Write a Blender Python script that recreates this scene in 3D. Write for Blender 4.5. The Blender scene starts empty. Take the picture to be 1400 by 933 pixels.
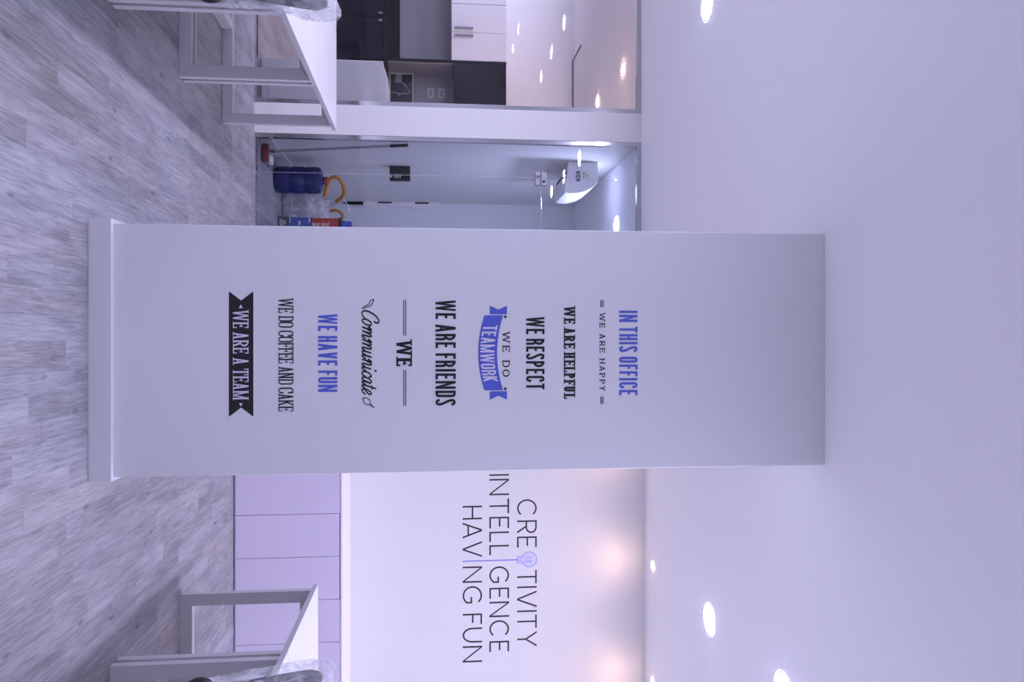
import bpy, bmesh, math, random
from mathutils import Vector, Matrix, noise
random.seed(7)
PI = math.pi
scene = bpy.context.scene
COL = scene.collection

# ------------------------------------------------------------------ camera, light, exposure
EYE = 1.35                      # camera height
PITCH = math.radians(6.03)      # looks slightly up; the camera is held on its side
cd = bpy.data.cameras.new('camera')
cd.sensor_fit = 'HORIZONTAL'; cd.sensor_width = 36.0; cd.lens = 36.0*1089.0/1400.0
cd.clip_start = 0.05; cd.clip_end = 60
cam = bpy.data.objects.new('camera', cd); COL.objects.link(cam)
_s, _c = math.sin(PITCH), math.cos(PITCH)
right = Vector((0, -_s, _c)); up = Vector((-1, 0, 0)); back = Vector((0, -_c, -_s))
M = Matrix((right, up, back)).transposed().to_4x4(); M.translation = (0, 0, EYE)
cam.matrix_world = M
scene.camera = cam

w = bpy.data.worlds.new('world'); scene.world = w; w.use_nodes = True
w.node_tree.nodes['Background'].inputs[0].default_value = (0.72, 0.74, 1.0, 1)
w.node_tree.nodes['Background'].inputs[1].default_value = 1.0

LAMP_COLOR = (0.655, 0.655, 1.0); LAMP_POWER = 262.0
COOL_COLOR = (0.50, 0.565, 1.0);  COOL_POWER = 250.0
WARM_COLOR = (1.0, 0.60, 0.50);  WARM_POWER = 60.0;  SPOT_WATTS = 6.6;  KITCHEN_WARM_POWER = 600.0
vs = scene.view_settings
scene.display_settings.display_device = 'sRGB'
vs.view_transform = 'Standard'; vs.look = 'None'; vs.exposure = 0.0; vs.gamma = 1.0
vs.use_curve_mapping = False
try:
    scene.cycles.use_denoising = True
    scene.cycles.diffuse_bounces = 6
    scene.cycles.max_bounces = 14
    scene.cycles.transparent_max_bounces = 16
except Exception:
    pass

# ------------------------------------------------------------------ object helpers
def link(o, parent=None):
    COL.objects.link(o)
    if parent is not None: o.parent = parent
    return o

def tag(o, label=None, cat=None, group=None, kind=None):
    if label: o['label'] = label
    if cat: o['category'] = cat
    if group: o['group'] = group
    if kind: o['kind'] = kind
    return o

def thing(name, label, cat, loc=(0, 0, 0), rz=0.0, group=None):
    o = bpy.data.objects.new(name, None); o.empty_display_size = 0.1
    o.location = loc; o.rotation_euler = (0, 0, rz); link(o)
    return tag(o, label, cat, group)

def structure(name, loc=(0, 0, 0)):
    o = bpy.data.objects.new(name, None); o.location = loc; link(o); o['kind'] = 'structure'
    return o

def copy_tree(o, parent=None):
    c = o.copy(); COL.objects.link(c)
    if parent is not None: c.parent = parent
    for ch in list(o.children):
        copy_tree(ch, c)
    return c

class MB:
    """collects polygons and builds them as one mesh object"""
    def __init__(s): s.v = []; s.f = []
    def poly(s, pts):
        n = len(s.v); s.v += [tuple(p) for p in pts]; s.f.append(tuple(range(n, n+len(pts)))); return s
    def box(s, x0, x1, y0, y1, z0, z1):
        n = len(s.v)
        s.v += [(x0,y0,z0),(x1,y0,z0),(x1,y1,z0),(x0,y1,z0),(x0,y0,z1),(x1,y0,z1),(x1,y1,z1),(x0,y1,z1)]
        s.f += [tuple(n+i for i in q) for q in ((0,3,2,1),(4,5,6,7),(0,1,5,4),(1,2,6,5),(2,3,7,6),(3,0,4,7))]
        return s
    def prism(s, poly, d0, d1, fn):
        """poly: 2-D outline; fn(u, v, d) -> xyz"""
        n = len(s.v); k = len(poly)
        s.v += [fn(u, v, d0) for u, v in poly] + [fn(u, v, d1) for u, v in poly]
        s.f.append(tuple(range(n+k-1, n-1, -1))); s.f.append(tuple(range(n+k, n+2*k)))
        for i in range(k):
            j = (i+1) % k
            s.f.append((n+i, n+j, n+k+j, n+k+i))
        return s
    def tube(s, path, r, n=10, closed=False, radii=None):
        P = [Vector(p) for p in path]; k = len(P); base = len(s.v); prev = None
        for i in range(k):
            a = P[(i-1) % k] if (closed or i > 0) else P[i]
            b = P[(i+1) % k] if (closed or i < k-1) else P[i]
            t = (b-a).normalized()
            if prev is None:
                q = Vector((0,0,1)) if abs(t.z) < .9 else Vector((1,0,0))
                nx = t.cross(q).normalized()
            else:
                nx = (prev - t*prev.dot(t)).normalized()
            prev = nx; ny = t.cross(nx)
            rr = radii[i] if radii else r
            for j in range(n):
                an = 2*PI*j/n
                s.v.append(tuple(P[i] + nx*math.cos(an)*rr + ny*math.sin(an)*rr))
        for i in range(k if closed else k-1):
            i2 = (i+1) % k
            for j in range(n):
                j2 = (j+1) % n
                s.f.append((base+i*n+j, base+i*n+j2, base+i2*n+j2, base+i2*n+j))
        if not closed:
            s.f.append(tuple(base+j for j in range(n-1, -1, -1)))
            s.f.append(tuple(base+(k-1)*n+j for j in range(n)))
        return s
    def lathe(s, prof, c=(0,0,0), n=32, ax='z', cap=True):
        base = len(s.v); k = len(prof)
        for r, z in prof:
            for j in range(n):
                a = 2*PI*j/n
                p = (r*math.cos(a), r*math.sin(a), z)
                if ax == 'x': p = (p[2], p[0], p[1])
                if ax == 'y': p = (p[0], p[2], p[1])
                s.v.append((c[0]+p[0], c[1]+p[1], c[2]+p[2]))
        for i in range(k-1):
            for j in range(n):
                j2 = (j+1) % n
                s.f.append((base+i*n+j, base+i*n+j2, base+(i+1)*n+j2, base+(i+1)*n+j))
        if not cap: return s
        if prof[0][0] > 1e-6: s.f.append(tuple(base+j for j in range(n-1,-1,-1)))
        if prof[-1][0] > 1e-6: s.f.append(tuple(base+(k-1)*n+j for j in range(n)))
        return s
    def build(s, name, mat, parent=None, smooth=False, bevel=0, seg=2, subsurf=0, loc=None):
        me = bpy.data.meshes.new(name); me.from_pydata(s.v, [], s.f); me.update()
        bm = bmesh.new(); bm.from_mesh(me)
        bmesh.ops.remove_doubles(bm, verts=bm.verts, dist=1e-6) if smooth else None
        bmesh.ops.recalc_face_normals(bm, faces=bm.faces)
        bm.to_mesh(me); bm.free()
        if smooth:
            for p in me.polygons: p.use_smooth = True
            try: me.set_sharp_from_angle(angle=math.radians(40))
            except Exception: pass
        if mat is not None: me.materials.append(mat)
        o = bpy.data.objects.new(name, me); link(o, parent)
        if loc: o.location = loc
        if bevel:
            b = o.modifiers.new('bevel', 'BEVEL'); b.width = bevel; b.segments = seg; b.limit_method = 'ANGLE'
        if subsurf:
            b = o.modifiers.new('sub', 'SUBSURF'); b.levels = subsurf; b.render_levels = subsurf
        return o

def rrect(x0, x1, y0, y1, r, n=6):
    pts = []
    for cx, cy, a0 in ((x1-r, y1-r, 0), (x0+r, y1-r, 90), (x0+r, y0+r, 180), (x1-r, y0+r, 270)):
        for i in range(n+1):
            a = math.radians(a0+90*i/n); pts.append((cx+r*math.cos(a), cy+r*math.sin(a)))
    return pts

def catmull(P, n=8, closed=False):
    out = []; k = len(P)
    g = (lambda i: P[i % k]) if closed else (lambda i: P[max(0, min(k-1, i))])
    for i in range(k if closed else k-1):
        p0, p1, p2, p3 = g(i-1), g(i), g(i+1), g(i+2)
        for j in range(n):
            t = j/n
            out.append(tuple(0.5*((2*b)+(-a+c)*t+(2*a-5*b+4*c-d)*t*t+(-a+3*b-3*c+d)*t**3) for a, b, c, d in zip(p0, p1, p2, p3)))
    if not closed: out.append(tuple(P[-1]))
    return out

# ------------------------------------------------------------------ materials
def mat(name, color, rough=.5, metal=0.0, bump=0.0, bscale=200, vary=0.0, spec=None, trans=0.0, coat=0.0):
    m = bpy.data.materials.new(name); m.use_nodes = True
    nt = m.node_tree; b = nt.nodes['Principled BSDF']
    b.inputs['Base Color'].default_value = (*color, 1); b.inputs['Roughness'].default_value = rough
    b.inputs['Metallic'].default_value = metal
    if spec is not None: b.inputs['Specular IOR Level'].default_value = spec
    if trans: b.inputs['Transmission Weight'].default_value = trans
    if coat: b.inputs['Coat Weight'].default_value = coat
    if bump or vary:
        tc = nt.nodes.new('ShaderNodeTexCoord'); nz = nt.nodes.new('ShaderNodeTexNoise')
        nz.inputs['Scale'].default_value = bscale; nz.inputs['Detail'].default_value = 3
        nt.links.new(tc.outputs['Object'], nz.inputs['Vector'])
        if bump:
            bp = nt.nodes.new('ShaderNodeBump'); bp.inputs['Strength'].default_value = bump
            bp.inputs['Distance'].default_value = .002
            nt.links.new(nz.outputs['Fac'], bp.inputs['Height']); nt.links.new(bp.outputs['Normal'], b.inputs['Normal'])
        if vary:
            mx = nt.nodes.new('ShaderNodeMix'); mx.data_type = 'RGBA'
            mx.inputs['A'].default_value = (*[c*(1-vary) for c in color], 1)
            mx.inputs['B'].default_value = (*[min(1, c*(1+vary)) for c in color], 1)
            nt.links.new(nz.outputs['Fac'], mx.inputs['Factor']); nt.links.new(mx.outputs['Result'], b.inputs['Base Color'])
    return m

def emit(name, color, power):
    m = bpy.data.materials.new(name); m.use_nodes = True; nt = m.node_tree
    nt.nodes.remove(nt.nodes['Principled BSDF'])
    e = nt.nodes.new('ShaderNodeEmission'); e.inputs[0].default_value = (*color, 1); e.inputs[1].default_value = power
    nt.links.new(e.outputs[0], nt.nodes['Material Output'].inputs[0])
    return m

def glass(name, tint=(.95, .97, .98)):
    m = bpy.data.materials.new(name); m.use_nodes = True; nt = m.node_tree
    nt.nodes.remove(nt.nodes['Principled BSDF'])
    fr = nt.nodes.new('ShaderNodeFresnel'); fr.inputs[0].default_value = 1.31
    t = nt.nodes.new('ShaderNodeBsdfTransparent'); t.inputs[0].default_value = (*tint, 1)
    g = nt.nodes.new('ShaderNodeBsdfGlossy'); g.inputs['Roughness'].default_value = 0.0
    mx = nt.nodes.new('ShaderNodeMixShader')
    nt.links.new(fr.outputs[0], mx.inputs[0]); nt.links.new(t.outputs[0], mx.inputs[1]); nt.links.new(g.outputs[0], mx.inputs[2])
    nt.links.new(mx.outputs[0], nt.nodes['Material Output'].inputs[0])
    return m

def film(name, clear=.55, white=.75):
    """thin crinkled plastic film"""
    m = bpy.data.materials.new(name); m.use_nodes = True; nt = m.node_tree
    b = nt.nodes['Principled BSDF']; b.inputs['Base Color'].default_value = (white, white, white*1.03, 1)
    b.inputs['Roughness'].default_value = .22
    tc = nt.nodes.new('ShaderNodeTexCoord'); nz = nt.nodes.new('ShaderNodeTexNoise')
    nz.inputs['Scale'].default_value = 14; nz.inputs['Detail'].default_value = 6; nz.inputs['Distortion'].default_value = 1.2
    nt.links.new(tc.outputs['Object'], nz.inputs['Vector'])
    bp = nt.nodes.new('ShaderNodeBump'); bp.inputs['Strength'].default_value = .8; bp.inputs['Distance'].default_value = .02
    nt.links.new(nz.outputs['Fac'], bp.inputs['Height']); nt.links.new(bp.outputs['Normal'], b.inputs['Normal'])
    t = nt.nodes.new('ShaderNodeBsdfTransparent'); mx = nt.nodes.new('ShaderNodeMixShader')
    mr = nt.nodes.new('ShaderNodeMapRange'); mr.inputs[1].default_value = .35; mr.inputs[2].default_value = .65
    mr.inputs[3].default_value = clear+.2; mr.inputs[4].default_value = clear-.25
    nt.links.new(nz.outputs['Fac'], mr.inputs[0]); nt.links.new(mr.outputs[0], mx.inputs[0])
    nt.links.new(b.outputs[0], mx.inputs[1]); nt.links.new(t.outputs[0], mx.inputs[2])
    nt.links.new(mx.outputs[0], nt.nodes['Material Output'].inputs[0])
    return m

def floor_material():
    m = bpy.data.materials.new('grey_oak_vinyl'); m.use_nodes = True; nt = m.node_tree; N = nt.nodes; L = nt.links
    b = N['Principled BSDF']
    def math_(op, a, c=None):
        n = N.new('ShaderNodeMath'); n.operation = op
        for i, x in enumerate((a, c)):
            if x is None: continue
            if isinstance(x, (int, float)): n.inputs[i].default_value = x
            else: L.new(x, n.inputs[i])
        return n.outputs[0]
    tc = N.new('ShaderNodeTexCoord'); sp = N.new('ShaderNodeSeparateXYZ'); L.new(tc.outputs['Object'], sp.inputs[0])
    W, LEN = .0935, .92
    xs = math_('DIVIDE', sp.outputs[0], W); row = math_('FLOOR', xs); fx = math_('FRACT', xs)
    wn = N.new('ShaderNodeTexWhiteNoise'); wn.noise_dimensions = '1D'; L.new(row, wn.inputs['W'])
    ys = math_('ADD', math_('DIVIDE', sp.outputs[1], LEN), wn.outputs['Value']); pl = math_('FLOOR', ys); fy = math_('FRACT', ys)
    cb = N.new('ShaderNodeCombineXYZ'); L.new(row, cb.inputs[0]); L.new(pl, cb.inputs[1])
    w2 = N.new('ShaderNodeTexWhiteNoise'); w2.noise_dimensions = '2D'; L.new(cb.outputs[0], w2.inputs['Vector'])
    # grain, stretched along the plank, different on each plank
    c2 = N.new('ShaderNodeCombineXYZ')
    L.new(math_('MULTIPLY', sp.outputs[0], 62), c2.inputs[0]); L.new(math_('MULTIPLY', sp.outputs[1], 4.0), c2.inputs[1])
    L.new(math_('MULTIPLY', w2.outputs['Value'], 60), c2.inputs[2])
    n1 = N.new('ShaderNodeTexNoise'); n1.inputs['Scale'].default_value = 1.0; n1.inputs['Detail'].default_value = 7
    n1.inputs['Roughness'].default_value = .68; n1.inputs['Distortion'].default_value = 1.3; L.new(c2.outputs[0], n1.inputs['Vector'])
    c3 = N.new('ShaderNodeCombineXYZ')
    L.new(math_('MULTIPLY', sp.outputs[0], 11), c3.inputs[0]); L.new(math_('MULTIPLY', sp.outputs[1], 2.4), c3.inputs[1])
    L.new(math_('MULTIPLY', w2.outputs['Value'], 31), c3.inputs[2])
    n2 = N.new('ShaderNodeTexNoise'); n2.inputs['Scale'].default_value = 1.0; n2.inputs['Detail'].default_value = 4; L.new(c3.outputs[0], n2.inputs['Vector'])
    c4 = N.new('ShaderNodeCombineXYZ')
    L.new(math_('MULTIPLY', sp.outputs[0], 230), c4.inputs[0]); L.new(math_('MULTIPLY', sp.outputs[1], 9), c4.inputs[1])
    L.new(math_('MULTIPLY', w2.outputs['Value'], 17), c4.inputs[2])
    n3 = N.new('ShaderNodeTexNoise'); n3.inputs['Scale'].default_value = 1.0; n3.inputs['Detail'].default_value = 3; n3.inputs['Distortion'].default_value = .6
    L.new(c4.outputs[0], n3.inputs['Vector'])
    v = math_('ADD', math_('MULTIPLY', n1.outputs['Fac'], .46), math_('MULTIPLY', n2.outputs['Fac'], .30))
    v = math_('ADD', v, math_('MULTIPLY', n3.outputs['Fac'], .24))
    # scattered small knots
    c5 = N.new('ShaderNodeCombineXYZ')
    L.new(math_('MULTIPLY', sp.outputs[0], 3.4), c5.inputs[0]); L.new(math_('MULTIPLY', sp.outputs[1], 1.3), c5.inputs[1])
    vo = N.new('ShaderNodeTexVoronoi'); vo.voronoi_dimensions = '2D'; vo.inputs['Scale'].default_value = 1.0; L.new(c5.outputs[0], vo.inputs['Vector'])
    kn = N.new('ShaderNodeMapRange'); kn.inputs[1].default_value = .008; kn.inputs[2].default_value = .045; kn.inputs[3].default_value = .16; kn.inputs[4].default_value = 0.0
    L.new(math_('ADD', vo.outputs['Distance'], math_('MULTIPLY', math_('SUBTRACT', n1.outputs['Fac'], .5), .07)), kn.inputs[0])
    v = math_('SUBTRACT', v, kn.outputs[0])
    v = math_('ADD', v, math_('MULTIPLY', math_('SUBTRACT', w2.outputs['Value'], .5), .085))
    rp = N.new('ShaderNodeValToRGB'); L.new(v, rp.inputs[0])
    e = rp.color_ramp.elements; e[0].position = .30; e[0].color = (.125, .12, .135, 1); e[1].position = .70; e[1].color = (.52, .525, .55, 1)
    for p, c in ((.42, (.22, .215, .23)), (.50, (.305, .30, .32)), (.58, (.385, .38, .40))):
        q = rp.color_ramp.elements.new(p); q.color = (*c, 1)
    # some planks browner, some greyer
    mx = N.new('ShaderNodeMix'); mx.data_type = 'RGBA'; mx.blend_type = 'MULTIPLY'
    sc = N.new('ShaderNodeSeparateColor'); L.new(w2.outputs['Color'], sc.inputs[0]); L.new(sc.outputs[1], mx.inputs['Factor'])
    L.new(rp.outputs[0], mx.inputs['A']); mx.inputs['B'].default_value = (1.0, .965, .92, 1)
    # seams
    ex = math_('MINIMUM', fx, math_('SUBTRACT', 1, fx)); ey = math_('MINIMUM', fy, math_('SUBTRACT', 1, fy))
    sx = math_('LESS_THAN', ex, .009); sy = math_('LESS_THAN', ey, .0012)
    sm = math_('MAXIMUM', sx, sy)
    m2 = N.new('ShaderNodeMix'); m2.data_type = 'RGBA'; m2.blend_type = 'MULTIPLY'
    L.new(math_('MULTIPLY', sm, .45), m2.inputs['Factor']); L.new(mx.outputs['Result'], m2.inputs['A']); m2.inputs['B'].default_value = (.35, .33, .33, 1)
    L.new(m2.outputs['Result'], b.inputs['Base Color'])
    b.inputs['Roughness'].default_value = .5
    bp = N.new('ShaderNodeBump'); bp.inputs['Strength'].default_value = .25; bp.inputs['Distance'].default_value = .001
    L.new(n1.outputs['Fac'], bp.inputs['Height']); L.new(bp.outputs['Normal'], b.inputs['Normal'])
    return m

MAT = dict(
    floor=floor_material(),
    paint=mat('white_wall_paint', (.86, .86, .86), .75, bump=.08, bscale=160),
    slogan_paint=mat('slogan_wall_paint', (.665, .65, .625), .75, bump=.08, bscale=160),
    ceiling=mat('white_ceiling_paint', (.94, .94, .94), .9, bump=.04, bscale=120),
    column=mat('pale_column_paint', (.70, .70, .705), .6, bump=.06, bscale=150),
    skirting=mat('white_gloss_skirting', (.67, .665, .67), .35),
    lilac=mat('lilac_laminate', (.63, .56, .665), .45, bump=.03, bscale=400),
    worktop=mat('white_worktop', (.84, .80, .82), .3),
    laminate=mat('white_desk_laminate', (.66, .65, .64), .35),
    edge=mat('grey_edge_band', (.55, .54, .56), .5),
    steel=mat('pale_grey_powder_coat', (.60, .59, .60), .42, bump=.03, bscale=600),
    chrome=mat('brushed_aluminium', (.55, .55, .57), .11, 1.0),
    darkgap=mat('dark_gap', (.02, .02, .022), .8),
    black=mat('black_vinyl', (.008, .008, .010), .5),
    blue=mat('blue_vinyl', (.08, .115, .52), .5),
    palevinyl=mat('pale_lilac_vinyl', (.66, .62, .72), .5),
    charcoal=mat('charcoal_vinyl', (.018, .012, .014), .5),
    bulbline=mat('violet_vinyl', (.20, .20, .58), .5),
    bulbfill=mat('pale_violet_vinyl', (.58, .56, .84), .5),
    gloss_black=mat('gloss_black_panel', (.006, .006, .010), .12, spec=.15),
    counter=mat('black_stone_counter', (.005, .005, .007), .2, vary=.3, bscale=90, spec=.12),
    splash=mat('grey_back_panel', (.26, .25, .27), .35, vary=.08, bscale=2.5),
    cupboard=mat('white_gloss_cupboard', (.59, .59, .60), .2),
    nickel=mat('satin_nickel', (.22, .215, .22), .35, 1.0),
    grey_fabric=mat('charcoal_mesh_fabric', (.07, .07, .085), .8, bump=.5, bscale=900),
    plastic=mat('black_plastic', (.012, .012, .014), .35),
    film=film('crinkled_clear_film', .74, .85),
    bagfilm=film('milky_carrier_film', .42, .80),
    ring=mat('grey_lamp_ring', (.40, .40, .42), .5),
    bottle=mat('blue_bottle_plastic', (.018, .028, .16), .15, trans=.2),
    orange=mat('orange_ribbon', (.55, .22, .015), .5),
    red=mat('red_cardboard', (.42, .05, .03), .5),
    bluebox=mat('blue_cardboard', (.06, .11, .42), .5, vary=.25, bscale=14),
    greenbox=mat('dark_green_cardboard', (.05, .08, .09), .5, vary=.3, bscale=25),
    whiteprint=mat('white_print', (.8, .8, .8), .5),
    badge=mat('dark_badge', (.10, .10, .13), .4),
    brown=mat('red_brown_plastic', (.19, .045, .04), .4),
    grip=mat('grey_tube', (.36, .38, .42), .3, .4),
    ac=mat('white_appliance_plastic', (.84, .85, .87), .3),
    socket=mat('black_socket_plastic', (.010, .010, .014), .5, spec=.2),
    conduit=mat('cream_conduit', (.93, .88, .87), .5),
    sticker_red=mat('sticker_red', (.6, .12, .10), .5),
    sticker_yellow=mat('sticker_yellow', (.75, .62, .22), .5),
    sticker_green=mat('sticker_green', (.15, .45, .18), .5),
    glass=glass('clear_glass', (.985, .985, .99)),
    glass_edge=mat('polished_glass_edge', (.46, .49, .52), .2),
    lamp=emit('lamp_lens', LAMP_COLOR, LAMP_POWER),
    cool=emit('cool_lamp_lens', COOL_COLOR, COOL_POWER),
    warm=emit('warm_lamp_lens', WARM_COLOR, WARM_POWER),
    kwarm=emit('kitchen_warm_lamp_lens', WARM_COLOR, KITCHEN_WARM_POWER),
)

def print_material():
    """dim black and white still-life print, abstract"""
    m = bpy.data.materials.new('monochrome_print'); m.use_nodes = True; nt = m.node_tree; N = nt.nodes; L = nt.links
    b = N['Principled BSDF']; tc = N.new('ShaderNodeTexCoord'); n = N.new('ShaderNodeTexNoise')
    n.inputs['Scale'].default_value = 6; n.inputs['Detail'].default_value = 3; n.inputs['Distortion'].default_value = 1.5
    L.new(tc.outputs['Object'], n.inputs['Vector'])
    r = N.new('ShaderNodeValToRGB'); L.new(n.outputs['Fac'], r.inputs[0])
    r.color_ramp.elements[0].position = .5; r.color_ramp.elements[0].color = (.008, .010, .014, 1)
    r.color_ramp.elements[1].position = .8; r.color_ramp.elements[1].color = (.06, .065, .075, 1)
    L.new(r.outputs[0], b.inputs['Base Color']); b.inputs['Roughness'].default_value = .15
    return m
MAT['print'] = print_material()
MAT['printgrey'] = mat('print_grey', (.17, .175, .20), .3)

# ------------------------------------------------------------------ room shell
H = 3.10
XL, XR, YB, YK = -7.0, 4.6, -4.6, 9.5
def struct(name, mb, m, **k):
    o = mb.build(name, m, **k); o['kind'] = 'structure'; return o

struct('floor', MB().box(XL-.15, XR+.15, YB-.15, YK+.15, -.12, 0), MAT['floor'])
struct('ceiling', MB().box(XL-.15, XR+.15, YB-.15, YK+.15, H, H+.12), MAT['ceiling'])
struct('wall_left', MB().box(XL-.15, XL, YB, YK, 0, H), MAT['paint'])
struct('wall_right', MB().box(XR, XR+.15, YB, YK, 0, H), MAT['paint'])
struct('wall_back', MB().box(XL, XR, YB-.15, YB, 0, H), MAT['paint'])
struct('wall_far', MB().box(XL, XR, YK, YK+.15, 0, H), MAT['paint'])
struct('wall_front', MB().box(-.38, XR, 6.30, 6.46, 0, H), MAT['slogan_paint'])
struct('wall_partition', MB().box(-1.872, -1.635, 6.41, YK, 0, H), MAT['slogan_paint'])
struct('wall_storeroom', MB().box(.62, .75, 6.46, YK, 0, H), MAT['paint'])
struct('baseboard_storeroom', MB().box(-1.635, -1.620, 6.62, YK, 0, .10), MAT['skirting'], bevel=.003)

struct('shadow_strip_1', MB().box(-3.396, -1.875, 9.484, 9.4985, 3.083, 3.099).box(-3.396, -3.382, 8.99, 9.484, 3.088, 3.099), mat('ceiling_shadow_line', (.20, .19, .21), .6))  # grey strips drawn in as the dark shadow line of the ceiling edge

# the column
CY = 3.366
struct('column', MB().box(-.475, .551, CY, CY+.62, 0, H), MAT['column'], bevel=.004)
sk = MB()
sk.box(-.493, .565, 3.340, CY, 0, .089).box(-.493, -.475, CY, CY+.62, 0, .089).box(.551, .565, CY, CY+.62, 0, .089)
sk.box(-.493, .565, CY+.62, CY+.64, 0, .089)
struct('baseboard_column', sk, MAT['skirting'], bevel=.002)

# glazed partition on the left: window_1 with aluminium channels
GY = 6.44
win = structure('window_1')
fr = MB(); x0, x1 = XL, -1.872
fr.box(x0, x1, GY-.022, GY+.022, H-.038, H).box(x0, x1, GY-.022, GY+.022, 0, .016)
fr.box(x1-.038, x1, GY-.022, GY+.022, .016, H-.038)
fr.build('window_frame', MAT['chrome'], win, bevel=.002)
MB().box(x0, x1-.038, GY-.005, GY+.005, .016, H-.038).build('pane', MAT['glass'], win)
# side light, transom and door leaf of the storeroom front
win2 = structure('window_2')
fr = MB(); fr.box(-1.635, -1.60, GY-.022, GY+.022, .012, H-.038).box(-1.635, -.38, GY-.022, GY+.022, H-.038, H)
fr.box(-1.635, -1.345, GY-.018, GY+.018, 0, .012)
fr.build('window_frame', MAT['chrome'], win2, bevel=.002)
MB().box(-1.60, -1.342, GY-.005, GY+.005, .012, H-.038).build('pane', MAT['glass'], win2)
win3 = structure('window_3')
MB().box(-1.330, -.38, GY-.005, GY+.005, 2.270, H-.038).build('pane', MAT['glass'], win3)
door = structure('door_1')
MB().box(-1.330, -.40, GY-.005, GY+.005, .012, 2.262).build('pane', MAT['glass'], door)
MB().box(-1.3322, -1.3302, GY-.005, GY+.005, .012, 2.262).box(-1.3302, -.40, GY-.005, GY+.005, 2.2622, 2.2655).build('polished_edge', MAT['glass_edge'], door)
pf = MB(); pf.box(-1.376, -1.268, GY-.016, GY+.016, 2.268, 2.318).box(-1.327, -1.268, GY-.016, GY+.016, 2.216, 2.262)
pf.box(-1.376, -1.345, GY-.016, GY+.016, 2.216, 2.262)
pf.build('patch_fitting', MAT['nickel'], door, bevel=.003)
MB().lathe([(0, -.012), (.010, -.010), (.010, 0)], (-1.30, GY-.016, 2.29), 16, 'y').build('fitting_screw', MAT['darkgap'], door)

# ------------------------------------------------------------------ ceiling lamps
def make_downlight(name, label, lens_mat, r, loc, group=None):
    t = thing(name, label, 'ceiling light', loc, 0, group)
    MB().lathe([(r, -.003), (r*1.03, -.0045), (r*1.08, -.004), (r*1.10, -.001)], n=40, cap=False).build('trim_ring', MAT['ring'], t, smooth=True)
    MB().lathe([(0, -.0075), (r*.85, -.0072), (r*.99, -.005), (r*.99, -.0012), (0, -.0012)], n=40).build('lens', lens_mat, t, smooth=True)
    return t
ZL = H
first = make_downlight('downlight', 'large lit round ceiling downlight above the left desk bench, cut by the picture edge', MAT['lamp'], .090, (-2.12, 4.86, ZL))
ROWS = [4.82, 3.78, 2.74, 1.70, .66, -.38, -1.42, -2.46, -3.50]
seen = {(1.74, 0): 'large lit round ceiling downlight standing alone to the right of the column top',
        (1.74, 1): 'lit round ceiling downlight nearest the viewer on the right, half cut by the picture edge'}
GRID = {-6.05: (0, 1, 2, 3, 7, 8), -4.10: (0, 1, 2, 3, 4), -2.12: (1, 2, 3, 4), 1.74: (0, 1, 2, 4), 3.68: (0, 1, 2, 3, 5)}  # some rows show mirrored in the glass, others are added to light the sides
for x, rows in GRID.items():
    for ri in rows:
        y = ROWS[ri]
        o = copy_tree(first); o.location = (x, y, ZL)
        lab = seen.get((x, ri))
        if lab: o['label'] = lab
        else:
            o['label'] = 'round ceiling downlight outside the picture, from rows partly mirrored in glass, partly added for light'
            o['group'] = 'ceiling downlights outside the picture'
# warm wall washers
def warm_lamp(label, loc, spot=True, group=None):
    t = make_downlight('spotlight', label, MAT['warm'], .037, loc, group)
    if spot:
        l = bpy.data.lights.new('spot_beam', 'SPOT'); l.energy = SPOT_WATTS; l.color = (1.0, .58, .42)
        l.spot_size = math.radians(135); l.spot_blend = 1.0; l.shadow_soft_size = .035
        lo = bpy.data.objects.new('spot_beam', l); link(lo, t); lo.location = (0, 0, -.035)
    return t
warm_first = warm_lamp('small warm spotlight close to the slogan wall, above the lightbulb sticker', (1.758, 6.07, ZL))
for x, lab in ((2.665, 'small warm spotlight close to the slogan wall, cut by the picture edge'),
               (.852, 'small warm spotlight washing the slogan wall, hidden behind the column'),
               (3.572, 'small warm spotlight washing the slogan wall beyond the picture edge')):
    o = copy_tree(warm_first); o.location = (x, 6.07, ZL); o['label'] = lab
k = make_downlight('spotlight', 'nearer of the two small warm spotlights in the kitchen ceiling behind the glass', MAT['kwarm'], .042, (-2.448, 7.03, ZL))
o = copy_tree(k); o.location = (-2.476, 8.12, ZL); o['label'] = 'farther of the two small warm spotlights in the kitchen ceiling behind the glass'
make_downlight('downlight', 'glaring cool white downlight in the storeroom ceiling beside the column edge', MAT['cool'], .085, (-1.075, 7.28, ZL))
cool_fill = make_downlight('downlight', 'cool white fill light added in the storeroom ceiling, unseen behind the column', MAT['cool'], .060, (-.15, 7.9, ZL))  # added fill lamp, lifts the storeroom from behind the column
for kx, ky in ((-4.1, 7.3), (-4.75, 8.0), (-5.5, 8.4)):  # fill lamps added out of view to brighten the kitchen
    o = copy_tree(first); o.location = (kx, ky, ZL); o['group'] = 'added kitchen fill lights outside the picture'
    o['label'] = 'round fill light added in the kitchen ceiling outside the picture'

# ------------------------------------------------------------------ low cabinets along the slogan wall
CF = 5.73
xs = [.008, .614, 1.220, 1.826, 2.432, 3.038]
labs = ['lilac two-door low cabinet hidden behind the column',
        'lilac two-door low cabinet half hidden behind the column',
        'lilac two-door low cabinet standing clear between the column and the right desk',
        'lilac two-door low cabinet seen through the frame of the right desk',
        'lilac two-door low cabinet beyond the right picture edge']
for i in range(5):
    a, b = xs[i], xs[i+1]
    zt = .722 if i != 2 else .717
    t = thing('low_cabinet', labs[i], 'cabinet', (a, CF, 0), 0, 'lilac low cabinets along the slogan wall')
    wd = b-a
    MB().box(.002, wd-.002, .020, .56, 0, .735).build('body', MAT['lilac'], t)
    for q in range(2):
        u0 = q*wd/2+.0015; u1 = (q+1)*wd/2-.0015
        MB().box(u0, u1, 0, .018, .012, zt+.010).build('door', MAT['lilac'], t, bevel=.0012)
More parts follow.
